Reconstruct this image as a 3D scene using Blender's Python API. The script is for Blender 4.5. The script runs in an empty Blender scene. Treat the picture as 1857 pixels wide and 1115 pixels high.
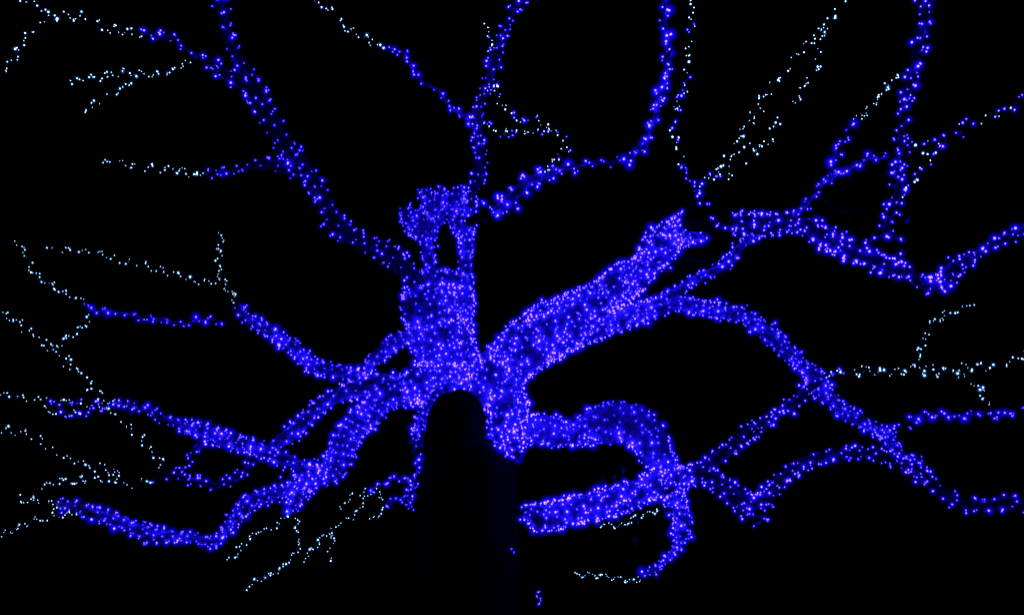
import bpy, math, random
import numpy as np
from mathutils import Vector, Matrix, noise

random.seed(11)
rng = np.random.default_rng(11)
sc = bpy.context.scene
col = sc.collection

# ------------------------------------------------------------------ camera
PITCH = math.radians(24.0)
CAM = Vector((0.0, 0.0, 1.6))
PW, PH, FPX = 1857.0, 1115.0, 1351.0
cam_data = bpy.data.cameras.new('camera')
cam_data.sensor_width = 36.0
cam_data.lens = 36.0 * FPX / PW
cam_data.clip_start = 0.05
cam_data.clip_end = 3000.0
cam = bpy.data.objects.new('camera', cam_data)
cam.location = CAM
cam.rotation_euler = (math.radians(90) + PITCH, 0, 0)
col.objects.link(cam)
sc.camera = cam

# ------------------------------------------------------------------ night sky
world = bpy.data.worlds.new('World')
sc.world = world
world.use_nodes = True
wn = world.node_tree
wn.nodes.clear()
wo = wn.nodes.new('ShaderNodeOutputWorld')
wb = wn.nodes.new('ShaderNodeBackground')
ws = wn.nodes.new('ShaderNodeTexSky')
ws.sky_type = 'NISHITA'
ws.sun_disc = False
ws.sun_elevation = math.radians(-4.0)
ws.sun_rotation = math.radians(200.0)
wb.inputs['Strength'].default_value = 0.0006
wn.links.new(ws.outputs['Color'], wb.inputs['Color'])
wn.links.new(wb.outputs['Background'], wo.inputs['Surface'])

# a very faint moon
moon = bpy.data.lights.new('moon', 'SUN')
moon.energy = 0.0015
moon.angle = math.radians(0.5)
moon.color = (1.0, 0.95, 0.88)
mo = bpy.data.objects.new('moon', moon)
mo.rotation_euler = (math.radians(40), 0, math.radians(200))
col.objects.link(mo)

vs = sc.view_settings
vs.view_transform = 'Standard'
vs.look = 'None'
vs.exposure = 0.0
vs.gamma = 1.0
vs.use_curve_mapping = False
cy = sc.cycles
cy.max_bounces = 4
cy.diffuse_bounces = 1
cy.glossy_bounces = 1
cy.transparent_max_bounces = 24
cy.sample_clamp_indirect = 2.0
cy.use_denoising = True

# ------------------------------------------------------------------ helpers
FWD = Vector((0, math.cos(PITCH), math.sin(PITCH)))
UPV = Vector((0, -math.sin(PITCH), math.cos(PITCH)))
RGT = Vector((1, 0, 0))


def place(x, y, depth):
    """A traced point of the tree at its own distance from where the photographer stood."""
    depth = float(depth)
    return CAM + depth * (RGT * ((x - PW / 2) / FPX) + UPV * ((PH / 2 - y) / FPX) + FWD)


def mesh_obj(name, verts, faces, mat, parent=None, smooth=True):
    me = bpy.data.meshes.new(name)
    me.from_pydata([tuple(v) for v in verts], [], [tuple(f) for f in faces])
    if smooth:
        me.polygons.foreach_set('use_smooth', [True] * len(me.polygons))
    me.materials.append(mat)
    me.update()
    o = bpy.data.objects.new(name, me)
    col.objects.link(o)
    if parent is not None:
        o.parent = parent
        o.matrix_parent_inverse = Matrix.Translation(-parent.location)
    return o


def thing(name, label, cat, loc=(0, 0, 0), group=None):
    o = bpy.data.objects.new(name, None)
    o.empty_display_size = 0.2
    o.location = loc
    o['label'] = label
    o['category'] = cat
    if group:
        o['group'] = group
    col.objects.link(o)
    return o


# ------------------------------------------------------------------ materials
def new_mat(name):
    m = bpy.data.materials.new(name)
    m.use_nodes = True
    m.node_tree.nodes.clear()
    return m, m.node_tree


def bark_material(name, dark, light, scale=9.0):
    m, t = new_mat(name)
    n, l = t.nodes, t.links
    out = n.new('ShaderNodeOutputMaterial')
    b = n.new('ShaderNodeBsdfPrincipled')
    tc = n.new('ShaderNodeTexCoord')
    nz = n.new('ShaderNodeTexNoise')
    nz.inputs['Scale'].default_value = scale
    nz.inputs['Detail'].default_value = 5.0
    vo = n.new('ShaderNodeTexVoronoi')
    vo.inputs['Scale'].default_value = scale * 1.6
    mix = n.new('ShaderNodeMath')
    mix.operation = 'MULTIPLY'
    cr = n.new('ShaderNodeValToRGB')
    cr.color_ramp.elements[0].position = 0.10
    cr.color_ramp.elements[0].color = (*dark, 1)
    cr.color_ramp.elements[1].position = 0.42
    cr.color_ramp.elements[1].color = (*light, 1)
    bp = n.new('ShaderNodeBump')
    bp.inputs['Strength'].default_value = 0.7
    bp.inputs['Distance'].default_value = 0.02
    l.new(tc.outputs['Object'], nz.inputs['Vector'])
    l.new(tc.outputs['Object'], vo.inputs['Vector'])
    l.new(nz.outputs['Fac'], mix.inputs[0])
    l.new(vo.outputs['Distance'], mix.inputs[1])
    l.new(mix.outputs[0], cr.inputs['Fac'])
    l.new(cr.outputs['Color'], b.inputs['Base Color'])
    l.new(mix.outputs[0], bp.inputs['Height'])
    l.new(bp.outputs['Normal'], b.inputs['Normal'])
    b.inputs['Roughness'].default_value = 0.95
    b.inputs['Specular IOR Level'].default_value = 0.0
    l.new(b.outputs[0], out.inputs['Surface'])
    return m


def plain(name, colr, rough=0.6, spec=0.3):
    m, t = new_mat(name)
    out = t.nodes.new('ShaderNodeOutputMaterial')
    b = t.nodes.new('ShaderNodeBsdfPrincipled')
    b.inputs['Base Color'].default_value = (*colr, 1)
    b.inputs['Roughness'].default_value = rough
    b.inputs['Specular IOR Level'].default_value = spec
    t.links.new(b.outputs[0], out.inputs['Surface'])
    return m


def led_material(name, rgb):
    m, t = new_mat(name)
    out = t.nodes.new('ShaderNodeOutputMaterial')
    e = t.nodes.new('ShaderNodeEmission')
    e.inputs['Color'].default_value = (*rgb, 1)
    e.inputs['Strength'].default_value = 1.0
    t.links.new(e.outputs[0], out.inputs['Surface'])
    return m


def halo_material(name, rgb, strength):
    """emission-only ball added round a bulb to imitate lens bloom"""
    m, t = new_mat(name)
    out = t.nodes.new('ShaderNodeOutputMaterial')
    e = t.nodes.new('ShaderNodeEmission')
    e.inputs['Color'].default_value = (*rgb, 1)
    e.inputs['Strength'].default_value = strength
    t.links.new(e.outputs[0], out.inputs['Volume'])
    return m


BARK = bark_material('grey_bark', (0.09, 0.087, 0.085), (0.26, 0.255, 0.25))
BARK_DIM = bark_material('dim_bark', (0.022, 0.020, 0.018), (0.075, 0.068, 0.06), 12.0)  # bark colour darkened where bulbs are sparse, imitating weaker light there
BARK_UNLIT = bark_material('unlit_bark', (0.008, 0.0045, 0.002), (0.018, 0.010, 0.0045), 5.0)  # near-black bark colour stands in for unlit trunk, twigs and bare wood
WIRE = plain('dark_green_wire', (0.01, 0.025, 0.012))
LEAF = plain('leaf', (0.035, 0.06, 0.05), 0.5, 0.3)
BLUE = led_material('blue_led', (1.5, 0.66, 165.0))
WHITE = led_material('white_led', (3.4, 6.6, 10.5))
BLOOM_B = halo_material('blue_bloom_tight', (0.012, 0.003, 1.0), 15.0)  # glow volumes for the added bloom halos, no real bulb part
MID_B = halo_material('blue_bloom_inner', (0.005, 0.001, 1.0), 5.0)
HALO_B = halo_material('blue_bloom_middle', (0.003, 0.0006, 1.0), 1.9)
FAINT_B = halo_material('blue_bloom_outer', (0.002, 0.0004, 1.0), 0.5)
BLOOM_W = halo_material('white_bloom_tight', (0.10, 0.30, 1.0), 9.0)
MID_W = halo_material('white_bloom_inner', (0.02, 0.22, 1.0), 2.2)


# ------------------------------------------------------------------ curves along traced points
def resample(nodes, step):
    """Catmull-Rom through nodes of (x, y, z, r); returns arrays at about `step` metres."""
    P = np.array(nodes, float)
    n = len(P)
    if n == 2:
        P = np.vstack([P[0], (P[0] + P[1]) / 2, P[1]])
        n = 3
    ext = np.vstack([2 * P[0] - P[1], P, 2 * P[-1] - P[-2]])
    out = []
    for i in range(1, n):
        p0, p1, p2, p3 = ext[i - 1], ext[i], ext[i + 1], ext[i + 2]
        L = np.linalg.norm(p2[:3] - p1[:3])
        k = max(2, int(L / step))
        t = np.linspace(0, 1, k, endpoint=False)[:, None]
        out.append(0.5 * ((2 * p1) + (-p0 + p2) * t + (2 * p0 - 5 * p1 + 4 * p2 - p3) * t ** 2
                          + (-p0 + 3 * p1 - 3 * p2 + p3) * t ** 3))
    out.append(P[-1:])
    Q = np.vstack(out)
    Q[:, 3] = np.maximum(Q[:, 3], 0.003)
    return Q


def frames(C):
    T = np.gradient(C, axis=0)
    T /= np.maximum(np.linalg.norm(T, axis=1, keepdims=True), 1e-9)
    N = np.zeros_like(C)
    ref = np.array([0.0, -1.0, 0.2])
    v = ref - T[0] * ref.dot(T[0])
    if np.linalg.norm(v) < 1e-3:
        v = np.array([1.0, 0, 0])
    N[0] = v / np.linalg.norm(v)
    for i in range(1, len(C)):
        v = N[i - 1] - T[i] * N[i - 1].dot(T[i])
        N[i] = v / max(np.linalg.norm(v), 1e-9)
    return T, N, np.cross(T, N)


def swell(s, phi, seed):
    """relative radius of a limb: lumps, dents and long bark ridges"""
    c, q = math.cos(phi), math.sin(phi)
    a = noise.noise(Vector((c * 0.9 + seed, q * 0.9, s * 1.7)))
    b = noise.noise(Vector((c * 3.0, q * 3.0 + seed, s * 4.0)))
    r = noise.noise(Vector((c * 7.0, q * 7.0, s * 1.2 + seed)))
    return 1.0 + 0.20 * a + 0.10 * b + 0.06 * r


def limb_mesh(name, Q, seed, mat, parent, ratio, cap=True):
    C = Q[:, :3]
    R = Q[:, 3] * ratio
    T, N, B = frames(C)
    S = np.concatenate([[0], np.cumsum(np.linalg.norm(np.diff(C, axis=0), axis=1))])
    rmax = R.max()
    seg = 7 if rmax < 0.03 else (12 if rmax < 0.12 else 22)
    verts, faces = [], []
    for i in range(len(C)):
        for k in range(seg):
            ph = 2 * math.pi * k / seg
            rr = R[i] * swell(S[i], ph, seed)
            verts.append(C[i] + rr * (math.cos(ph) * N[i] + math.sin(ph) * B[i]))
    for i in range(len(C) - 1):
        for k in range(seg):
            k2 = (k + 1) % seg
            faces.append((i * seg + k, i * seg + k2, (i + 1) * seg + k2, (i + 1) * seg + k))
    if cap:
        verts.append(C[0] - T[0] * R[0] * 0.7)
        verts.append(C[-1] + T[-1] * R[-1] * 0.9)
        a, b = len(verts) - 2, len(verts) - 1
        last = (len(C) - 1) * seg
        for k in range(seg):
            k2 = (k + 1) % seg
            faces.append((a, k2, k))
            faces.append((b, last + k, last + k2))
    return mesh_obj(name, verts, faces, mat, parent)


def ico():
    t = (1 + 5 ** 0.5) / 2
    v = np.array([(-1, t, 0), (1, t, 0), (-1, -t, 0), (1, -t, 0), (0, -1, t), (0, 1, t), (0, -1, -t), (0, 1, -t),
                  (t, 0, -1), (t, 0, 1), (-t, 0, -1), (-t, 0, 1)], float)
    v /= np.linalg.norm(v[0])
    f = [(0, 11, 5), (0, 5, 1), (0, 1, 7), (0, 7, 10), (0, 10, 11), (1, 5, 9), (5, 11, 4), (11, 10, 2), (10, 7, 6),
         (7, 1, 8), (3, 9, 4), (3, 4, 2), (3, 2, 6), (3, 6, 8), (3, 8, 9), (4, 9, 5), (2, 4, 11), (6, 2, 10), (8, 6, 7), (9, 8, 1)]
    return v, np.array(f)


IV, IF = ico()


def ico2():
    v = [tuple(x) for x in IV]
    cache, f2 = {}, []

    def mid(a, b):
        k = (min(a, b), max(a, b))
        if k not in cache:
            p = (np.array(v[a]) + np.array(v[b])) / 2
            v.append(tuple(p / np.linalg.norm(p)))
            cache[k] = len(v) - 1
        return cache[k]
    for a, b, c in IF:
        x, y, z = mid(a, b), mid(b, c), mid(c, a)
        f2 += [(a, x, z), (b, y, x), (c, z, y), (x, y, z)]
    return np.array(v), np.array(f2)


IV2, IF2 = ico2()


def balls(name, centres, radii, mat, parent, fine=False):
    V0, F0 = (IV2, IF2) if fine else (IV, IF)
    c = np.asarray(centres)[:, None, :]
    r = np.asarray(radii)[:, None, None]
    V = (c + r * V0[None]).reshape(-1, 3)
    F = (F0[None] + (np.arange(len(radii)) * len(V0))[:, None, None]).reshape(-1, 3)
    me = bpy.data.meshes.new(name)
    me.vertices.add(len(V))
    me.vertices.foreach_set('co', V.ravel())
    me.loops.add(len(F) * 3)
    me.loops.foreach_set('vertex_index', F.ravel().astype(np.int32))
    me.polygons.add(len(F))
    me.polygons.foreach_set('loop_start', np.arange(0, len(F) * 3, 3, dtype=np.int32))
    me.update(calc_edges=True)
    me.polygons.foreach_set('use_smooth', [True] * len(F))
    me.materials.append(mat)
    o = bpy.data.objects.new(name, me)
    col.objects.link(o)
    o.parent = parent
    o.matrix_parent_inverse = Matrix.Translation(-parent.location)
    return o


def wire_mesh(name, paths, mat, parent, rad=0.0022):
    verts, faces = [], []
    for P in paths:
        P = np.asarray(P)
        if len(P) < 2:
            continue
        T, N, B = frames(P)
        b0 = len(verts)
        for i in range(len(P)):
            for k in range(3):
                a = 2 * math.pi * k / 3
                verts.append(P[i] + rad * (math.cos(a) * N[i] + math.sin(a) * B[i]))
        for i in range(len(P) - 1):
            for k in range(3):
                k2 = (k + 1) % 3
                faces.append((b0 + i * 3 + k, b0 + i * 3 + k2, b0 + (i + 1) * 3 + k2, b0 + (i + 1) * 3 + k))
    return mesh_obj(name, verts, faces, mat, parent)


# ------------------------------------------------------------------ ground
def ground():
    m, t = new_mat('leaf_litter_soil')
    n, l = t.nodes, t.links
    out = n.new('ShaderNodeOutputMaterial')
    b = n.new('ShaderNodeBsdfPrincipled')
    nz = n.new('ShaderNodeTexNoise')
    nz.inputs['Scale'].default_value = 3.0
    nz.inputs['Detail'].default_value = 8.0
    tc = n.new('ShaderNodeTexCoord')
    cr = n.new('ShaderNodeValToRGB')
    cr.color_ramp.elements[0].color = (0.03, 0.022, 0.012, 1)
    cr.color_ramp.elements[1].color = (0.07, 0.055, 0.028, 1)
    l.new(tc.outputs['Object'], nz.inputs['Vector'])
    l.new(nz.outputs['Fac'], cr.inputs['Fac'])
    l.new(cr.outputs['Color'], b.inputs['Base Color'])
    b.inputs['Roughness'].default_value = 1.0
    b.inputs['Specular IOR Level'].default_value = 0.0
    l.new(b.outputs[0], out.inputs['Surface'])
    s = 1500.0
    g = mesh_obj('ground', [(-s, -s, 0), (s, -s, 0), (s, s, 0), (-s, s, 0)], [(0, 1, 2, 3)], m, None, False)
    g['kind'] = 'structure'
    g['label'] = 'dark bare soil under the tree'


ground()

# ------------------------------------------------------------------ the tree
base = place(850, 1390, 10.2)
tree = thing('tree', 'huge spreading tree at night with bare dark trunk and limbs wrapped in lights', 'tree',
             (base.x, base.y, 0.0))


def to_world(pts, D):
    """pts: (x, y, half width) traced in the photograph; D: (first, last) distance or one per point"""
    n = len(pts)
    if len(D) == 2 and n != 2:
        w = [math.hypot(pts[i][0] - pts[i - 1][0], pts[i][1] - pts[i - 1][1]) for i in range(1, n)]
        cum = np.concatenate([[0], np.cumsum(w)])
        D = D[0] + (D[1] - D[0]) * cum / cum[-1]
    out = []
    for (x, y, h), d in zip(pts, D):
        p = place(x, y, d)
        h2 = h - 3.0 if h > 9 else h * 0.68
        out.append((p.x, p.y, p.z, h2 * d / FPX))
    return out


# bare lower trunk: rounded swollen front that the lit limbs rise behind
TRUNK = [(834, 706, 10), (834, 716, 32), (832, 728, 44), (830, 750, 54), (828, 785, 60), (828, 805, 63), (836, 822, 72), (848, 842, 88),
         (850, 880, 92), (850, 930, 93), (850, 1020, 95), (850, 1115, 100), (850, 1250, 112), (850, 1340, 135), (850, 1385, 175)]
TQ = resample(to_world(TRUNK, [10.25] * len(TRUNK)), 0.08)


def trunk_mesh(Q, mat):
    """trunk with flutes that open into root flares at the ground"""
    C, R = Q[:, :3], Q[:, 3]
    T, N, B = frames(C)
    seg = 40
    verts, faces = [], []
    for i in range(len(C)):
        low = max(0.0, 1.0 - C[i][2] / 2.2)
        for k in range(seg):
            ph = 2 * math.pi * k / seg
            c, q = math.cos(ph), math.sin(ph)
            w = 1 + 0.035 * noise.noise(Vector((c * 2.2, q * 2.2, C[i][2] * 1.1))) \
                + 0.02 * noise.noise(Vector((c * 8, q * 8, C[i][2] * 2.0))) \
                + 0.10 * low * math.sin(5 * ph + 0.6)
            v = C[i] + R[i] * w * (c * N[i] + q * B[i])
            v[2] = max(v[2], -0.25)
            verts.append(v)
    for i in range(len(C) - 1):
        for k in range(seg):
            k2 = (k + 1) % seg
            faces.append((i * seg + k, i * seg + k2, (i + 1) * seg + k2, (i + 1) * seg + k))
    verts.append(C[0] - T[0] * R[0] * 0.3)
    for k in range(seg):
        faces.append((len(verts) - 1, (k + 1) % seg, k))
    return mesh_obj('trunk', verts, faces, mat, tree)


trunk_mesh(TQ, BARK_UNLIT)

# ------------------------------------------------------------------ limbs, twigs and the light strings on them
# each string: label, group, colour, bulbs per 1000 square pixels of limb seen, bulb size, then limbs:
#   (part name, traced points, distances, share of the traced width that is wood)
BLUE_G = 'blue light strings wound round the limbs'
WHITE_G = 'white light strings on the outer twigs'
L, W = 'limb', 'twig'
STRINGS = [
 ('dense blue lights wound round the thick central crotch above the bare trunk', 'b', 14, 1.0, [
  (L, [(835, 745, 40), (832, 715, 62), (826, 680, 62), (815, 640, 54), (800, 595, 60), (795, 550, 62), (797, 515, 54), (799, 504, 34), (800, 497, 10)],
      (10.9, 11.75), .97),
  (L, [(845, 676, 26), (800, 690, 38), (765, 698, 34), (740, 702, 20), (725, 704, 8)], (10.85, 10.6), .95)]),
 ('blue lights on the left prong of the forked upright trunk, bending left at its top', 'b', 11, .8, [
  (L, [(772, 530, 30), (779, 498, 16), (778, 470, 13), (773, 440, 15), (766, 416, 24), (752, 399, 24), (736, 389, 15), (724, 385, 6)],
      (11.5, 11.9), .95)]),
 ('sparse blue lights on the ragged stubs between the two prongs of the upright trunk', 'b', 10, .8, [
  (L, [(780, 432, 9), (785, 412, 17), (782, 386, 24), (771, 358, 15), (762, 342, 5)], (11.9, 12.2), .85),
  (L, [(834, 428, 9), (826, 402, 17), (825, 372, 24), (833, 352, 16), (840, 338, 5)], (11.9, 12.2), .85),
  (L, [(804, 398, 9), (800, 378, 20), (802, 356, 13), (799, 338, 4)], (12.0, 12.3), .85),
  (W, [(826, 372, 8), (850, 362, 8), (872, 365, 5), (884, 372, 3)], (12.0, 11.8), .5)]),
 ('blue lights on the slim right prong of the forked upright trunk', 'b', 13, .9, [
  (L, [(838, 530, 22), (844, 480, 14), (846, 440, 14), (842, 405, 22), (848, 380, 18), (856, 350, 10)], (11.5, 12.0), .95)]),
 ('blue lights on the knobbly burl left of the upright trunk', 'b', 13, .8, [
  (L, [(790, 570, 30), (760, 562, 36), (742, 556, 26), (728, 552, 10)], (11.4, 11.2), .95)]),
 ('blue lights on the long limb climbing to the upper left corner', 'b', 5.6, .95, [
  (L, [(775, 545, 23), (740, 495, 20), (695, 457, 20), (645, 432, 18), (602, 402, 19), (578, 350, 16), (552, 308, 21), (520, 268, 22),
       (490, 220, 21), (467, 172, 18), (447, 140, 18), (425, 90, 13), (405, 40, 13), (392, -40, 12)], (11.4, 10.0), .9)]),
 ('blue lights on the short branch pointing left off the upper left limb', 'b', 7, .85, [
  (L, [(552, 312, 18), (520, 303, 19), (480, 298, 15), (440, 303, 9), (400, 313, 9), (368, 313, 5)], (10.7, 10.6), .7)]),
 ('blue lights on the branch leaving the upper left limb towards the top left white twigs', 'b', 8, 1.0, [
  (L, [(462, 172, 18), (430, 148, 16), (395, 125, 13), (362, 105, 10), (333, 80, 10), (300, 65, 7), (258, 60, 8)], (10.3, 9.8), .6)]),
 ('blue lights on the tall branch rising from the upright trunk to the top edge', 'b', 6.8, .9, [
  (L, [(852, 375, 16), (862, 335, 13), (868, 290, 16), (868, 240, 15), (868, 200, 13), (880, 165, 12), (893, 120, 16), (905, 80, 16),
       (915, 45, 14), (930, 15, 13), (955, -8, 14), (990, -35, 12)], (11.9, 10.2), .75)]),
 ('blue lights on the thin branch leaning left off the tall top branch', 'b', 11, .95, [
  (L, [(866, 255, 9), (855, 228, 9), (838, 203, 11), (820, 200, 7), (795, 165, 6), (765, 148, 6), (745, 118, 7), (730, 93, 5), (690, 86, 4)],
      (11.3, 10.0), .6)]),
 ('big blue lights on the limb bending right from the trunk top, then straight up', 'b', 10.5, 1.1, [
  (L, [(893, 388, 16), (912, 374, 21), (945, 342, 21), (985, 318, 18), (1030, 303, 11), (1082, 295, 7), (1130, 292, 10),
       (1160, 275, 10), (1177, 245, 9), (1192, 200, 13), (1197, 168, 10), (1212, 142, 6), (1205, 110, 7), (1212, 80, 7), (1205, 36, 11),
       (1207, 0, 7), (1210, -25, 5)], (9.5, 8.2), .9)]),
 ('blue lights on the fat right limb rising from the crotch to a pointed tip', 'b', 12.3, 1.0, [
  (L, [(880, 715, 46), (905, 680, 46), (950, 635, 48), (1000, 597, 54), (1060, 563, 43), (1115, 526, 32), (1165, 482, 29), (1200, 443, 31),
       (1224, 412, 18), (1233, 384, 6)],
      (10.8, 9.6), .96),
  (L, [(1195, 458, 20), (1225, 438, 18), (1250, 430, 15), (1266, 431, 9), (1280, 433, 3)], (9.75, 9.5), .9)]),
 ('blue lights on the lower trunk lobe that ends in a torn point', 'b', 13, 1.1, [
  (L, [(905, 690, 46), (918, 730, 38), (916, 770, 34), (922, 798, 30), (934, 818, 14), (941, 830, 4)], (10.7, 9.75), .96)]),
 ('blue lights on the arm arching right from the fat limb down to a fork', 'b', 12, .85, [
  (L, [(1040, 612, 22), (1090, 590, 24), (1150, 570, 23), (1200, 553, 19), (1245, 552, 17), (1300, 560, 16), (1350, 576, 15), (1398, 606, 17),
       (1430, 637, 17), (1462, 664, 14), (1480, 690, 19), (1500, 722, 16), (1540, 752, 15), (1580, 774, 11), (1612, 788, 13), (1616, 808, 14),
       (1632, 822, 8), (1672, 842, 4)], (10.3, 10.4), .9),
  (W, [(1478, 692, 8), (1505, 677, 8), (1532, 672, 7)], (10.35, 10.3), .4)]),
 ('blue lights on the branch running from the right fork down left to the lower limb', 'b', 7.5, 1.0, [
  (L, [(1485, 690, 14), (1465, 708, 12), (1430, 738, 13), (1395, 764, 14), (1360, 786, 16), (1330, 806, 18), (1300, 832, 18), (1265, 852, 14)],
      (10.3, 9.9), .7)]),
 ('blue lights on the thin link climbing from the fat limb to the far right limb', 'b', 9, .85, [
  (L, [(1190, 548, 12), (1235, 524, 13), (1280, 500, 13), (1318, 476, 13), (1345, 446, 13), (1370, 424, 14)], (10.0, 9.0), .7)]),
 ('big blue lights on the thick far right limb zigzagging out to the right edge', 'b', 8.2, 1.05, [
  (L, [(1322, 405, 20), (1360, 408, 24), (1420, 405, 23), (1470, 417, 21), (1508, 432, 27), (1532, 450, 22), (1570, 465, 20), (1620, 483, 17),
       (1662, 507, 15), (1698, 518, 20), (1728, 490, 17), (1760, 470, 12), (1790, 452, 8), (1830, 428, 9), (1880, 408, 9)], (8.9, 8.2), .75)]),
 ('blue lights on the arched twig bridging two far right branches', 'b', 10.5, .95, [
  (L, [(1435, 402, 13), (1455, 378, 11), (1480, 350, 10), (1500, 326, 10), (1545, 304, 6), (1580, 290, 6), (1612, 285, 6)], (8.8, 8.6), .6)]),
 ('blue lights on the short spur above the arched twig', 'b', 12, .95, [
  (W, [(1498, 330, 5), (1512, 300, 8), (1522, 272, 9), (1538, 238, 7), (1546, 222, 3)], (8.75, 8.6), .4)]),
 ('big blue lights on the upright far right branch running up to the top edge', 'b', 5.6, 1.02, [
  (L, [(1570, 442, 6), (1602, 428, 11), (1613, 396, 12), (1622, 370, 17), (1632, 335, 14), (1630, 300, 14), (1636, 265, 18), (1636, 235, 13),
       (1640, 190, 12), (1650, 150, 12), (1660, 105, 15), (1673, 50, 16), (1680, 0, 18), (1686, -35, 16)], (8.4, 8.0), .5),
  (W, [(1626, 480, 4), (1629, 458, 7), (1620, 432, 7), (1612, 412, 6)], (8.45, 8.4), .5)]),
 ('blue and white lights on the branch reaching to the upper right edge', 'm', 8, 1.05, [
  (L, [(1640, 275, 12), (1690, 262, 13), (1722, 250, 8), (1752, 232, 14), (1790, 215, 10), (1822, 202, 10), (1880, 172, 10)], (8.3, 8.0), .5),
  (W, [(1620, 365, 4), (1655, 330, 6), (1682, 300, 6), (1702, 272, 6), (1715, 252, 5)], (8.4, 8.2), .4)]),
 ('dense blue lights on the humped lower right limb', 'b', 15.5, .88, [
  (L, [(925, 765, 34), (950, 780, 28), (992, 782, 26), (1040, 787, 27), (1090, 768, 34), (1140, 767, 38), (1178, 797, 36), (1200, 835, 32),
       (1216, 862, 27), (1232, 880, 18)], (10.7, 9.9), .96)]),
 ('blue lights on the drooping elbow and long arm running to the lower right edge', 'b', 7.6, 1.0, [
  (L, [(1225, 858, 18), (1265, 862, 24), (1300, 872, 24), (1330, 895, 24), (1365, 915, 22), (1398, 897, 20), (1422, 864, 18), (1452, 840, 17), (1490, 828, 14),
       (1540, 820, 14), (1592, 823, 15), (1642, 842, 16), (1690, 876, 15), (1732, 905, 15), (1775, 920, 14), (1820, 914, 17), (1880, 914, 18)],
      (9.9, 9.4), .7),
  (L, [(1325, 892, 16), (1345, 925, 16), (1368, 940, 14), (1395, 935, 8)], (9.85, 9.6), .7)]),
 ('big blue lights in long rows on the stout arm pointing left beside the bare trunk', 'b', 10, 1.08, [
  (L, [(1250, 866, 20), (1222, 870, 26), (1190, 880, 27), (1150, 895, 26), (1100, 910, 27), (1045, 925, 28), (1000, 936, 28), (968, 932, 21), (946, 929, 10)],
      (9.9, 9.3), .93)]),
 ('blue lights on the hook curling down from the lower right limb', 'b', 15, .8, [
  (L, [(1215, 875, 18), (1226, 905, 21), (1236, 935, 19), (1238, 960, 19), (1229, 985, 11), (1206, 1016, 5), (1183, 1034, 5), (1165, 1046, 2)],
      (9.95, 10.1), .9)]),
 ('dense blue lights on the thick limb slanting down left from the crotch', 'b', 11.5, .9, [
  (L, [(830, 690, 40), (775, 700, 34), (722, 708, 25), (686, 732, 25), (655, 762, 26), (630, 798, 26), (610, 836, 28), (590, 858, 26),
       (562, 872, 23), (540, 893, 18), (530, 915, 13), (523, 932, 5)], (10.9, 10.0), .95)]),
 ('blue lights on the sagging lower left branch curving out to white tips', 'b', 10.5, .85, [
  (L, [(580, 866, 20), (535, 880, 17), (490, 896, 16), (450, 912, 18), (426, 940, 16), (406, 964, 11), (388, 984, 12), (365, 976, 12),
       (330, 974, 14), (285, 970, 16), (250, 958, 15), (200, 940, 15), (160, 926, 14), (125, 918, 11), (105, 914, 8)], (10.1, 9.9), .75)]),
 ('blue lights on the upper of two limbs slanting down left from the crotch', 'b', 8.5, .95, [
  (L, [(745, 695, 20), (700, 692, 22), (652, 704, 20), (612, 716, 18), (576, 741, 16), (545, 770, 18), (512, 796, 18), (490, 815, 13), (474, 822, 9)],
      (10.8, 10.1), .8)]),
 ('blue lights on the straight lower left branch rising gently to the left', 'b', 11, .85, [
  (L, [(590, 868, 12), (560, 850, 16), (525, 836, 16), (480, 818, 18), (440, 806, 19), (400, 795, 18), (350, 778, 14), (310, 764, 12), (280, 750, 9),
       (245, 736, 10), (203, 728, 4)], (10.1, 9.9), .7)]),
 ('blue lights on the ragged lower left branch below the straight one', 'b', 6.2, 1.05, [
  (L, [(480, 820, 10), (450, 850, 12), (420, 868, 14), (390, 880, 12), (358, 872, 11), (330, 866, 11), (302, 860, 12), (275, 868, 6)], (10.1, 9.7), .5),
  (W, [(395, 797, 6), (362, 806, 8), (346, 825, 9), (340, 848, 4), (325, 862, 5)], (10.0, 9.8), .35)]),
 ('blue lights on the looping side branch left of the crotch', 'b', 11, .8, [
  (L, [(765, 600, 14), (738, 608, 15), (712, 622, 17), (686, 645, 17), (668, 670, 13), (655, 695, 9)], (11.2, 10.9), .75)]),
 ('blue lights on the wavy branch reaching to the middle left', 'b', 11.5, .88, [
  (L, [(700, 690, 10), (665, 684, 13), (630, 677, 14), (598, 671, 15), (562, 662, 16), (542, 638, 14), (520, 618, 13), (490, 600, 12), (460, 585, 11),
       (440, 570, 9), (430, 552, 7)], (10.8, 10.2), .85)]),
 ('blue lights on the isolated middle left twig', 'b', 13, .9, [
  (L, [(405, 586, 3), (370, 580, 6), (330, 588, 8), (290, 580, 7), (250, 575, 6), (210, 566, 6), (170, 563, 6), (152, 546, 5)], (10.2, 9.9), .5)]),
 ('blue lights hanging down the left side of the bare trunk to a small drooping branch', 'b', 24, .75, [
  (L, [(800, 712, 16), (783, 733, 17), (770, 758, 16), (763, 786, 15), (760, 812, 9)], (10.5, 10.45), .95),
  (L, [(762, 800, 7), (760, 820, 6), (758, 845, 4), (755, 866, 5), (748, 880, 9), (742, 902, 10),
       (745, 924, 7)], (10.5, 10.4), .7),
  (L, [(748, 875, 7), (722, 867, 6), (695, 875, 5), (670, 887, 5)], (10.4, 10.2), .5),
  (L, [(742, 902, 8), (718, 906, 8), (698, 914, 4)], (10.4, 10.2), .5)]),
 # white outer twigs
 ('white lights on twigs at the top left corner', 'w', 9, 1.0, [
  (W, [(255, 62, 6), (235, 60, 10), (190, 45, 10), (140, 30, 8), (100, 28, 8), (75, 15, 6), (45, 0, 5), (15, -20, 4)], (9.8, 9.5), .2),
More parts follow.
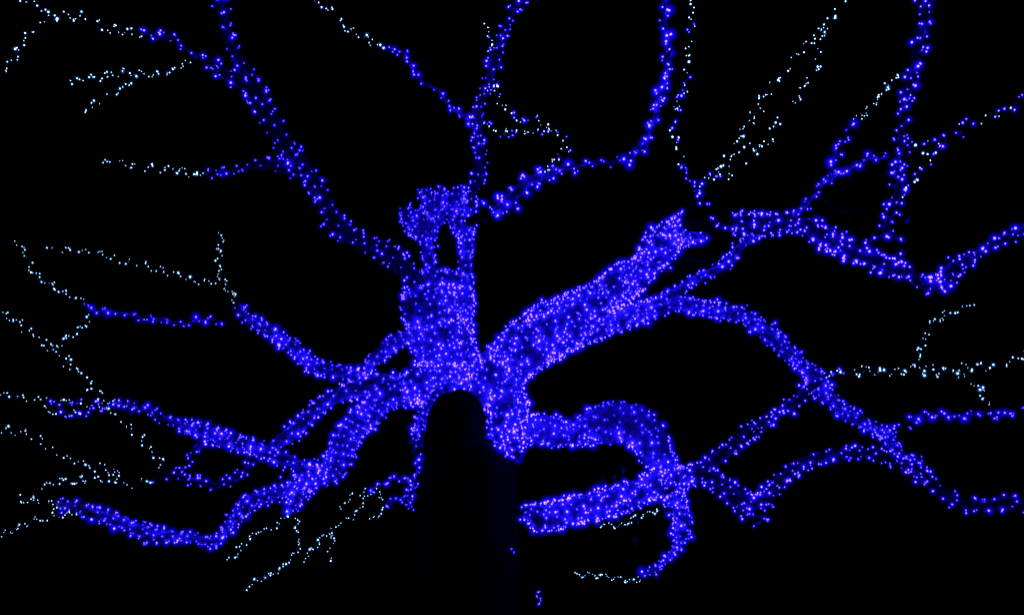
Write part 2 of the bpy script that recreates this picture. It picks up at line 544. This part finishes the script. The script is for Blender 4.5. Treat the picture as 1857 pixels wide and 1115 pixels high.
  (W, [(100, 28, 4), (72, 38, 5), (55, 52, 4), (38, 95, 5), (18, 112, 4), (-8, 136, 3)], (9.6, 9.4), .4)]),
 ('white lights on the forked twig under the top left branch', 'w', 13, .95, [
  (W, [(350, 110, 3), (300, 134, 4), (260, 133, 4), (230, 130, 4), (180, 140, 6), (150, 143, 3), (116, 149, 4)], (9.9, 9.6), .3),
  (W, [(262, 133, 2), (235, 145, 5), (222, 162, 4), (200, 172, 3), (175, 186, 4), (152, 202, 4)], (9.8, 9.6), .3)]),
 ('white lights on the level twig below the upper left limb', 'w', 13, .9, [
  (W, [(372, 312, 3), (350, 318, 7), (315, 308, 8), (280, 306, 8), (240, 300, 7), (210, 294, 3), (178, 295, 2)], (10.6, 10.3), .2)]),
 ('white lights on the top twig left of the tall branch', 'w', 15, 1.0, [
  (W, [(692, 87, 3), (655, 68, 7), (640, 58, 6), (614, 38, 6), (600, 20, 4), (572, 5, 4), (552, -18, 4)], (10.0, 9.8), .3)]),
 ('white lights on short twigs right of the tall top branch', 'n', 11, .95, [
  (W, [(878, 170, 2), (895, 150, 4), (905, 178, 5), (920, 200, 4), (942, 218, 4), (975, 216, 4), (1002, 236, 7), (1026, 252, 4)], (11.0, 10.2), .3),
  (W, [(880, 222, 2), (905, 240, 5), (930, 243, 6), (962, 238, 3), (1000, 237, 4)], (11.2, 10.3), .3),
  (W, [(897, 120, 2), (893, 105, 3), (889, 68, 4), (878, 38, 4)], (10.9, 10.6), .3),
  (W, [(985, 318, 3), (1003, 296, 6), (1018, 274, 5), (1040, 268, 4)], (9.0, 9.2), .3)]),
 ('white lights dropping in a line past the tip of the fat right limb', 'n', 10, .95, [
  (W, [(1244, 318, 4), (1236, 290, 6), (1230, 262, 7), (1218, 238, 4), (1229, 188, 5),
       (1246, 145, 6), (1247, 95, 5), (1256, 40, 4), (1251, -20, 3)], (8.9, 8.9), .3)]),
 ('blue lights on the crooked twig between the fat limb tip and far right limb', 'b', 9, 1.0, [
  (W, [(1326, 408, 3), (1306, 420, 5), (1290, 386, 6), (1262, 355, 12), (1268, 335, 13), (1290, 322, 8), (1312, 315, 4)], (8.9, 8.9), .3),
  (W, [(1266, 340, 3), (1246, 318, 5), (1236, 298, 5)], (8.9, 8.9), .4)]),
 ('white lights in a slanting fan of twigs at the upper right', 'w', 7.5, .95, [
  (W, [(1268, 335, 6), (1298, 316, 6), (1326, 280, 6), (1346, 242, 8), (1368, 205, 9), (1392, 165, 9), (1425, 125, 6), (1452, 92, 6), (1482, 62, 8),
       (1512, 22, 6), (1538, -20, 3)], (8.9, 8.8), .2),
  (W, [(1285, 322, 3), (1318, 300, 5), (1352, 268, 8), (1388, 262, 5), (1418, 212, 6), (1446, 182, 3), (1462, 150, 5), (1476, 126, 4), (1486, 88, 6),
       (1500, 50, 5)], (8.9, 8.8), .2),
  (W, [(1300, 320, 2), (1340, 312, 3), (1372, 280, 4), (1398, 250, 5)], (8.9, 8.8), .3)]),
 ('white lights on the crooked twig above the short spur at the right', 'w', 26, .8, [
  (W, [(1546, 222, 2), (1570, 205, 3), (1582, 192, 4), (1596, 178, 3), (1606, 160, 3), (1622, 146, 2), (1625, 130, 2)], (8.6, 8.6), .4)]),
 ('white lights on the long level twig reaching the right edge from the fork', 'w', 11.5, 1.0, [
  (W, [(1488, 684, 6), (1512, 674, 8), (1560, 672, 9), (1620, 672, 9), (1665, 670, 9), (1718, 672, 10), (1748, 665, 8), (1800, 664, 5), (1832, 656, 7),
       (1880, 630, 6)], (10.3, 9.6), .2)]),
 ('white lights on the twig standing up from the level right twig', 'w', 14, .95, [
  (W, [(1660, 668, 3), (1668, 640, 6), (1676, 615, 8), (1684, 600, 4), (1704, 575, 8), (1728, 565, 5), (1766, 549, 3)], (10.0, 9.7), .25)]),
 ('white lights on the twig drooping from the level right twig', 'w', 16, .9, [
  (W, [(1728, 672, 4), (1752, 686, 3), (1774, 702, 4), (1786, 720, 5), (1794, 738, 2)], (9.9, 9.8), .3)]),
 ('blue lights on the wiry right twig below the white level one', 'b', 14, .85, [
  (W, [(1612, 788, 6), (1640, 772, 9), (1672, 756, 10), (1700, 752, 8), (1736, 756, 5), (1770, 748, 5), (1802, 753, 4), (1832, 748, 7), (1880, 738, 5)],
      (10.4, 10.0), .3)]),
 ('white lights on the twig curling left along the bottom right', 'w', 40, .68, [
  (W, [(1163, 1046, 2), (1152, 1053, 3), (1140, 1052, 3), (1112, 1047, 5), (1078, 1042, 3), (1043, 1042, 2)], (10.1, 10.0), .4)]),
 ('white lights on the twig under the stout left pointing arm', 'w', 40, .65, [
  (W, [(1198, 925, 2), (1162, 935, 3), (1142, 944, 4), (1131, 953, 4), (1110, 953, 3), (1088, 950, 3)], (9.8, 9.6), .4)]),
 ('white and blue lights on the paired twigs at the left end of the straight branch', 'm', 18, .78, [
  (W, [(208, 728, 3), (188, 736, 8), (160, 733, 6), (130, 728, 5), (100, 731, 4), (80, 727, 3)], (9.9, 9.7), .3),
  (W, [(190, 738, 6), (165, 744, 5), (140, 748, 5), (118, 750, 4), (98, 746, 4), (80, 739, 3)], (9.9, 9.8), .3)]),
 ('white lights on the thin tip running to the left edge beyond the paired twigs', 'w', 15, .85, [
  (W, [(80, 727, 3), (62, 723, 4), (38, 720, 3), (12, 716, 3), (-14, 711, 3)], (9.75, 9.7), .4)]),
 ('white lights on the long slanting twig crossing the middle left', 'w', 8, .9, [
  (W, [(300, 850, 3), (280, 822, 6), (262, 802, 6), (246, 785, 7), (222, 764, 5), (202, 744, 4), (176, 706, 10), (155, 684, 10), (130, 660, 9), (104, 640, 8),
       (78, 618, 8), (45, 590, 10), (4, 568, 5), (-20, 560, 4)], (9.8, 9.7), .15)]),
 ('white lights on the short twig joining the isolated twig to the slanting one', 'w', 22, .85, [
  (W, [(166, 568, 2), (158, 584, 3), (142, 600, 3), (122, 612, 4), (100, 627, 3), (92, 632, 2)], (9.9, 9.8), .4)]),
 ('white lights on the far left twig above the isolated blue one', 'w', 22, .85, [
  (W, [(152, 546, 3), (128, 534, 3), (105, 525, 3), (88, 516, 4), (70, 500, 3), (55, 487, 4), (50, 465, 4), (36, 446, 3), (29, 436, 2)], (9.9, 9.7), .4)]),
 ('white lights on the long twig trailing left above the wavy branch', 'w', 16, .85, [
  (W, [(402, 508, 3), (368, 512, 5), (320, 498, 5), (280, 488, 6), (220, 472, 6), (180, 458, 5), (136, 453, 4), (88, 453, 3)], (10.1, 9.8), .3)]),
 ('white lights on the upright twig ending the wavy middle left branch', 'w', 24, .75, [
  (W, [(430, 552, 4), (420, 532, 6), (408, 514, 4), (398, 500, 4), (396, 478, 4), (399, 450, 4), (400, 418, 2)], (10.2, 10.1), .35)]),
 ('white lights on the bushy twigs left of the ragged branch', 'w', 16, .8, [
  (W, [(278, 868, 5), (252, 874, 9), (228, 880, 9), (208, 862, 10), (185, 870, 8), (160, 868, 6), (140, 874, 5), (118, 870, 4), (98, 876, 4), (75, 880, 3)],
      (9.7, 9.5), .2),
  (W, [(214, 866, 4), (212, 854, 5), (195, 850, 5), (176, 846, 4), (163, 856, 4)], (9.65, 9.5), .3)]),
 ('sparse white lights on the faint twig at the far left edge', 'w', 9, .8, [
  (W, [(168, 846, 3), (145, 836, 5), (118, 828, 5), (92, 813, 6), (66, 795, 6), (34, 783, 7), (-12, 776, 6)], (9.6, 9.4), .2)]),
 ('white lights on the upper tip of the sagging lower left branch', 'w', 26, .72, [
  (W, [(108, 914, 5), (90, 912, 6), (72, 910, 6), (55, 908, 7), (40, 905, 6), (32, 900, 3)], (9.9, 9.8), .3)]),
 ('white lights on the lower tip of the sagging lower left branch', 'w', 20, .72, [
  (W, [(150, 926, 3), (128, 930, 5), (108, 932, 8), (85, 937, 7), (60, 944, 7), (38, 952, 6), (18, 963, 3), (-8, 972, 3)], (9.9, 9.7), .25)]),
 ('white lights on the twig hanging down from the thick slanting limb', 'w', 22, .78, [
  (W, [(525, 930, 5), (536, 942, 7), (538, 956, 4), (540, 975, 3), (546, 984, 3), (537, 1002, 2), (520, 1020, 3), (506, 1031, 2), (480, 1047, 3), (458, 1058, 2),
       (441, 1070, 2)], (10.0, 9.8), .35)]),
 ('white lights on the twig curving down left of the hanging one', 'w', 26, .78, [
  (W, [(522, 932, 4), (510, 942, 2), (500, 955, 2), (482, 959, 2), (462, 965, 3), (448, 980, 3), (440, 990, 3), (432, 1004, 2), (408, 1019, 2)], (10.0, 9.8), .5)]),
 ('white lights on the small twigs drooping left of the bare trunk', 'w', 22, .7, [
  (W, [(672, 886, 4), (655, 892, 6), (642, 896, 4), (630, 908, 3), (616, 925, 2)], (10.2, 10.0), .3),
  (W, [(700, 910, 2), (680, 890, 3), (662, 905, 3), (650, 922, 3), (640, 938, 3), (620, 944, 3), (602, 960, 6), (586, 970, 3), (574, 990, 2), (560, 1000, 2),
       (554, 1022, 2)], (10.2, 9.9), .4),
  (W, [(600, 962, 2), (604, 980, 2), (598, 1000, 2), (598, 1018, 2)], (10.0, 9.9), .6),
  (W, [(704, 914, 4), (692, 926, 2), (680, 938, 3), (668, 945, 2)], (10.2, 10.1), .4)]),
]
LOOSE = [
 ('tiny loose end of two blue lights lying against the bare trunk', [(921, 950), (924, 980), (929, 995), (934, 1001)], (9.5, 9.48), 2),
 ('loose end of blue lights dangling below the stout arm beside the trunk', [(985, 960), (980, 1010), (973, 1060), (976, 1072), (974, 1080), (979, 1088), (976, 1095)], (9.9, 9.9), 4),
]
# bare pieces of wood that the lights only just catch
BARE = [
 (L, [(852, 402, 12), (868, 396, 13), (884, 391, 13), (902, 382, 14)], (11.7, 9.6)),
 (L, [(668, 708, 8), (640, 735, 9), (612, 775, 8), (590, 815, 6), (572, 850, 4)], (11.1, 10.6)),
 (W, [(1478, 352, 4), (1505, 368, 6), (1528, 384, 5), (1552, 380, 3), (1572, 379, 2)], (8.75, 8.75)),
 (W, [(1532, 378, 3), (1536, 392, 2), (1541, 402, 1)], (8.75, 8.8)),
 (W, [(1178, 525, 6), (1228, 478, 6), (1252, 470, 5), (1290, 482, 3)], (9.9, 9.7)),
 (W, [(435, 579, 3), (420, 582, 2.5), (404, 586, 2.5)], (10.25, 10.2)),
 (W, [(1240, 392, 7), (1262, 372, 4), (1288, 384, 3)], (9.6, 9.0)),
 (L, [(1238, 402, 14), (1262, 410, 14), (1290, 408, 15), (1325, 405, 17)], (9.65, 8.9)),
 (W, [(246, 742, 4), (247, 722, 3), (248, 704, 2)], (9.95, 9.9)),
 (W, [(1457, 430, 3), (1456, 448, 2), (1455, 455, 1.5)], (8.65, 8.65)),
 (W, [(1010, 240, 2), (1010, 224, 1.5), (1009, 210, 1)], (10.2, 10.2)),
 (W, [(1112, 276, 1), (1122, 268, 2), (1140, 264, 2), (1155, 276, 2)], (8.45, 8.3)),
 (W, [(1212, 145, 3), (1226, 138, 2), (1240, 133, 1)], (8.2, 8.2)),
 (W, [(1212, 102, 3), (1218, 92, 2.5), (1224, 84, 2)], (8.2, 8.2)),
]

DENSITY = 0.68
all_bulbs = []      # (size on screen, string index, bulb index)
built = []


def wind(Q, seed, dens, depth, thin_size, ratio):
    """the path of a light string round a limb and the bulbs along it"""
    C, R = Q[:, :3], Q[:, 3]
    T, N, B = frames(C)
    S = np.concatenate([[0], np.cumsum(np.linalg.norm(np.diff(C, axis=0), axis=1))])
    Ltot = S[-1]
    px = depth / FPX
    area = 1000.0 * px * px / (dens * DENSITY)            # square metres of limb per bulb
    path, bulbs = [], []
    s, phi = 0.02, random.uniform(0, 6.28)
    rmean = float(np.median(R))
    thin = rmean < 7.5 * px
    d = math.sqrt(area) * 0.80
    pitch = math.sqrt(area) * 1.25
    if rmean > 23.0 * px:
        area *= 1.75
        # rows running along the limb, out and back, each wandering over the bark
        d = math.sqrt(area) * 0.72
        gap = math.sqrt(area) * 1.12
        rows = max(3, int(round(2 * math.pi * rmean * ratio / gap)))
        twist = random.choice((-1, 1)) * random.uniform(0.5, 1.0) / max(rmean, 0.08)
        nb = d * random.random()
        for k in range(rows):
            ph0 = 2 * math.pi * (k + random.uniform(-0.25, 0.25)) / rows
            ss = np.arange(0.01, Ltot, d * 0.5)
            if k % 2:
                ss = ss[::-1]
            for s in ss:
                i = max(0, min(len(S) - 2, int(np.searchsorted(S, s)) - 1))
                f = (s - S[i]) / max(S[i + 1] - S[i], 1e-9)
                c = C[i] * (1 - f) + C[i + 1] * f
                r = R[i] * (1 - f) + R[i + 1] * f
                nn = N[i] * (1 - f) + N[i + 1] * f
                bb = B[i] * (1 - f) + B[i + 1] * f
                wander = gap * (1.5 * noise.noise(Vector((s * 1.6 + seed, k * 5.1, 0.3)))
                                + 1.0 * noise.noise(Vector((s * 5.5 + seed, k * 3.7, 7.3))))
                phi = ph0 + twist * s * 0.4 + wander / max(r, 0.05)
                rr = r * ratio * swell(s, phi, seed) + 0.012 + 0.010 * random.random()
                if ratio < 0.85:
                    rr = max(rr, r * (0.72 + 0.30 * random.random()))
                outw = math.cos(phi) * nn + math.sin(phi) * bb
                p = c + rr * outw
                path.append(p)
                nb -= d * 0.5
                if nb <= 0:
                    nb += d * random.uniform(0.5, 1.5)
                    patch = noise.noise(Vector((s / (8 * d) + seed, math.cos(phi) * 1.4, math.sin(phi) * 1.4 + seed)))
                    if r < 0.4 * rmean and random.random() > r / (0.4 * rmean):
                        continue
                    m = 1
                    if patch < -0.25 and random.random() < 0.25:
                        m = 0
                    elif patch > 0.28 and random.random() < 0.35:
                        m = 2
                    for q in range(m):
                        jit = rng.normal(0, 1, 3) * min(0.014, 0.16 * d) + outw * 0.010
                        bulbs.append((p + jit + q * rng.normal(0, 1, 3) * 0.02, outw))
        d = math.sqrt(area) * 0.80
        pitch = math.sqrt(area) * 1.25
        step = d * 0.5
    next_b = d * random.random()
    run = 0.0
    step = d * 0.5
    guard = 0
    nb = 0.0
    while s < Ltot and guard < 60000:
        guard += 1
        i = min(len(S) - 2, int(np.searchsorted(S, s)) - 1)
        i = max(i, 0)
        f = (s - S[i]) / max(S[i + 1] - S[i], 1e-9)
        c = C[i] * (1 - f) + C[i + 1] * f
        r = R[i] * (1 - f) + R[i + 1] * f
        nn = N[i] * (1 - f) + N[i + 1] * f
        bb = B[i] * (1 - f) + B[i + 1] * f
        wob = noise.noise(Vector((run * 2.1, seed * 3.3, 1.0))) * 1.2
        if thin:
            # loosely wound: several loops drift away from the wood
            rr = r * (0.75 + 0.5 * noise.noise(Vector((run * 5, seed, 3.0)))) + 0.008
            kp = max(pitch, 0.20)
            circ = math.hypot(2 * math.pi * rr, kp)
            ds = step * kp / circ
            dphi = step * 2 * math.pi / circ
        else:
            rr = r * ratio * swell(s, phi, seed) + 0.012 + 0.010 * random.random()
            if ratio < 0.85:
                rr = max(rr, r * (0.72 + 0.30 * random.random()))
            circ = math.hypot(2 * math.pi * rr, pitch)
            ds = step * pitch / circ * (1 + 0.7 * wob)
            dphi = step * 2 * math.pi / circ * (1 + 0.25 * wob)
        p = c + rr * (math.cos(phi) * nn + math.sin(phi) * bb)
        path.append(p)
        s += ds
        phi += dphi
        run += step
        next_b -= step
        if next_b <= 0:
            k = 1 if random.random() < 0.88 else 2
            patch = noise.noise(Vector((s / (9 * d) + seed, math.cos(phi) * 1.3, math.sin(phi) * 1.3 + seed)))
            if patch < -0.18 and random.random() < (0.6 if dens < 10 else 0.28):
                k = 0                              # thin patches in the winding
            elif patch > 0.22 and random.random() < (0.5 if dens < 10 else 0.25):
                k += 1
            for q in range(k):
                outw = math.cos(phi) * nn + math.sin(phi) * bb
                jit = rng.normal(0, 1, 3) * min(0.018, 0.2 * d) + outw * 0.010
                bulbs.append((p + jit + q * rng.normal(0, 1, 3) * 0.016, outw))
            next_b += d * random.uniform(0.55, 1.45)
    return path, bulbs


for si, (label, colour, dens, bsize, limbs) in enumerate(STRINGS):
    random.seed(100 + si)
    rng = np.random.default_rng(100 + si)
    paths, bulbs = [], []
    if colour != 'b':
        dens *= 1.25
    for li, (pname, pts, D, ratio) in enumerate(limbs):
        nodes = to_world(pts, D)
        Q = resample(nodes, 0.07 if pname == L else 0.05)
        seed = si * 7.31 + li * 2.7
        # small crooks and knuckles along the limb
        run = 0.0
        for qi in range(1, len(Q) - 1):
            run += float(np.linalg.norm(Q[qi, :3] - Q[qi - 1, :3]))
            amp = min(0.032, 0.30 * Q[qi, 3] + 0.006)
            for ax in range(3):
                Q[qi, ax] += amp * 1.3 * noise.noise(Vector((run * 4.2, seed, ax * 9.7)))
            Q[qi, 3] *= 1.0 + (0.28 if Q[qi, 3] < 0.2 else 0.13) * noise.noise(Vector((run * 3.0, seed + 4.0, 31.0)))
        limb_mesh(pname, Q, seed, (BARK if dens >= 8.45 else BARK_DIM) if pname == L and colour == 'b' else BARK_UNLIT, tree, ratio if np.median(Q[:, 3]) > 0.05 else min(ratio, 0.5))
        dep = float(np.mean([(Vector(n[:3]) - CAM).dot(FWD) for n in nodes]))
        pa, bu = wind(Q, seed, dens, dep, bsize, ratio)
        paths.append(pa)
        bulbs += bu
    root = paths[0][0]
    group = BLUE_G if colour == 'b' else WHITE_G
    st = thing('light_string', label, 'string lights', tuple(root), group)
    for pa in paths:
        wire_mesh('wire', [pa], WIRE, st)
    rows = []
    for k, (p, outw) in enumerate(bulbs):
        pv = Vector(p)
        dep = (pv - CAM).dot(FWD)
        face = Vector(outw).dot((CAM - pv).normalized())
        size = bsize * 0.93 * math.exp(random.gauss(0, 0.38))
        if dens >= 13.5 and random.random() < 0.14:
            size *= 1.4                            # a brighter bulb turned towards us
        size = min(max(size, 0.42), 1.75)
        c = colour if colour in 'bw' else ('w' if random.random() < (0.40 if colour == 'm' else 0.75) else 'b')
        if c == 'w':
            size = min(1.5, max(0.38, bsize * 0.66 * math.exp(random.gauss(0, 0.40))))
        rows.append([pv, size, c])
        if face > 0.1:
            all_bulbs.append((size / dep, si, k))
    built.append((st, rows, 0.75 if colour in 'mn' else 0.98 if dens >= 11.5 else (0.92 if dens >= 10 else 0.78)))

for label, pts, D, last in LOOSE:
    Q = resample(to_world([(x, y, 1.0) for x, y in pts], D), 0.02)
    path = list(Q[:, :3])
    st = thing('light_string', label, 'string lights', tuple(path[0]), 'loose ends of light strings')
    wire_mesh('wire', [path], WIRE, st)
    tail = pts[-last:]
    rows = []
    for (x, y) in tail:
        rows.append([place(x + random.uniform(-2, 2), y, D[1] - 0.02), random.uniform(0.55, 0.9), 'b'])
        if last > 2:
            rows.append([place(x + random.uniform(-3, 3), y + random.uniform(-4, 4), D[1] - 0.02), random.uniform(0.5, 0.8), 'b'])
    built.append((st, rows, 0.85))

for pname, pts, D in BARE:
    limb_mesh(pname, resample(to_world(pts, D), 0.06), pts[0][0] * 0.37, BARK_UNLIT, tree, 1.0)

# ------------------------------------------------------------------ bulbs
# each bulb: a bright core inside added halo balls imitating lens bloom, fainter outward
R_CORE = 0.0068
LAYERS = {'b': [(0.020, BLOOM_B, 'tight_halo'), (0.033, MID_B, 'inner_halo'), (0.046, HALO_B, 'bloom_halo'), (0.060, FAINT_B, 'faint_halo')],
          'w': [(0.018, BLOOM_W, 'tight_halo'), (0.028, MID_W, 'inner_halo')]}
all_bulbs.sort(reverse=True)
single = {(a, b) for _, a, b in all_bulbs[:280]}


def unit_ball(name, mat, fine):
    V0, F0 = (IV2, IF2) if fine else (IV, IF)
    me = bpy.data.meshes.new(name)
    me.from_pydata([tuple(v) for v in V0], [], [tuple(int(i) for i in f) for f in F0])
    me.polygons.foreach_set('use_smooth', [True] * len(me.polygons))
    me.materials.append(mat)
    return me


CORE = {'b': unit_ball('bulb_core', BLUE, True), 'w': unit_ball('bulb_core', WHITE, True)}
HALO_MESH = {c: [unit_ball('bulb_' + nm, mt, True) for _, mt, nm in LAYERS[c]] for c in 'bw'}
total = 0
for si, (st, rows, halo) in enumerate(built):
    rest = {'b': ([], []), 'w': ([], [])}
    for k, (p, size, c) in enumerate(rows):
        total += 1
        if (si, k) in single:
            o = bpy.data.objects.new('bulb', CORE[c])
            o.location = p - st.location
            o.scale = (R_CORE * size,) * 3
            o.parent = st
            col.objects.link(o)
            for (rad, mt, nm), me in zip(LAYERS[c], HALO_MESH[c]):
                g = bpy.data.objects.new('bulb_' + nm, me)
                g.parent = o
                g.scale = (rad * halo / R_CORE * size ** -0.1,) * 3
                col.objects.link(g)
        else:
            rest[c][0].append(p)
            rest[c][1].append(size)
    for c, (ps, rs) in rest.items():
        if not ps:
            continue
        o = balls('bulb_run', ps, np.array(rs) * R_CORE, BLUE if c == 'b' else WHITE, st)
        o['kind'] = 'stuff'
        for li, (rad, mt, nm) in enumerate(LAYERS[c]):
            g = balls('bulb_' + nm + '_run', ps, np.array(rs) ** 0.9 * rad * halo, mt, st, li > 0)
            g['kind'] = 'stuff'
print('BULBS', total)

# ------------------------------------------------------------------ strap leaves and small leaves caught by the lights


def strap_leaf(p0, p1, width, bow):
    """a long pointed blade from p0 to p1 that bows and folds along its middle"""
    p0, p1 = np.array(p0), np.array(p1)
    ax = p1 - p0
    ln = np.linalg.norm(ax)
    ax /= ln
    side = np.cross(ax, np.array([0.15, -1.0, 0.25]))
    side /= np.linalg.norm(side)
    up = np.cross(side, ax)
    verts, faces = [], []
    n = 7
    for i in range(n + 1):
        t = i / n
        w = width * (math.sin(math.pi * min(1.0, 0.18 + 0.82 * t)) ** 0.8) * (1 - 0.25 * t) + 0.0008
        c = p0 + ax * ln * t + up * bow * 4 * t * (1 - t)
        verts += [c - side * w + up * w * 0.35, c, c + side * w + up * w * 0.35]
    for i in range(n):
        a = i * 3
        faces += [(a, a + 1, a + 4, a + 3), (a + 1, a + 2, a + 5, a + 4)]
    return mesh_obj('leaf', verts, faces, LEAF, tree)


for x0, y0, x1, y1, w, d in [(765, 752, 744, 772, 5, 10.42), (770, 765, 736, 806, 5, 10.40), (768, 768, 745, 826, 6, 10.40), (772, 780, 752, 832, 6, 10.38),
                             (762, 822, 780, 768, 6, 10.36), (756, 815, 776, 776, 5, 10.38), (778, 742, 762, 772, 5, 10.42),
                             (893, 800, 866, 793, 4, 9.60), (890, 803, 868, 799, 4, 9.58), (905, 806, 878, 800, 3, 9.60),
                             (932, 818, 944, 838, 6, 9.66), (950, 930, 931, 937, 3, 9.25), (955, 925, 934, 934, 2, 9.25),
                             (1248, 398, 1262, 412, 4, 9.5), (1252, 430, 1282, 436, 4, 9.5),
                             (1640, 405, 1652, 392, 4, 8.3), (1206, 108, 1222, 86, 3, 8.15)]:
    strap_leaf(place(x0, y0, d), place(x1, y1, d + 0.05), w * d / FPX, random.uniform(-0.02, 0.03))


def sprig(x, y, d, top, n):
    """thin stalk with a few small leaves"""
    a = place(x, y, d)
    b = place(x + random.uniform(-3, 3), top, d + 0.05)
    limb_mesh('stalk', resample([(a.x, a.y, a.z, 0.004), ((a.x + b.x) / 2 + 0.01, a.y, (a.z + b.z) / 2, 0.003), (b.x, b.y, b.z, 0.002)], 0.05),
              x * 0.1, LEAF, tree, 1.0)
    for k in range(n):
        t = 1 - k / (n + 1) * 0.5
        q = a.lerp(b, t)
        e = q + Vector((random.uniform(-0.05, 0.05), random.uniform(-0.03, 0.0), random.uniform(-0.03, 0.05)))
        strap_leaf(q, e, 0.013, 0.004)


for args in [(1092, 895, 9.62, 865, 4), (1130, 885, 9.66, 848, 4), (1100, 893, 9.6, 885, 6), (1085, 898, 9.6, 884, 5), (1107, 890, 9.6, 880, 5),
             (1113, 892, 9.6, 862, 2)]:
    sprig(*args)
for x, y, d in [(1070, 522, 9.9), (1066, 518, 9.9), (1080, 516, 9.9), (1156, 943, 9.8), (1150, 974, 9.85), (1152, 982, 9.85)]:
    strap_leaf(place(x, y, d), place(x + 3, y + 11, d), 0.022, 0.006)
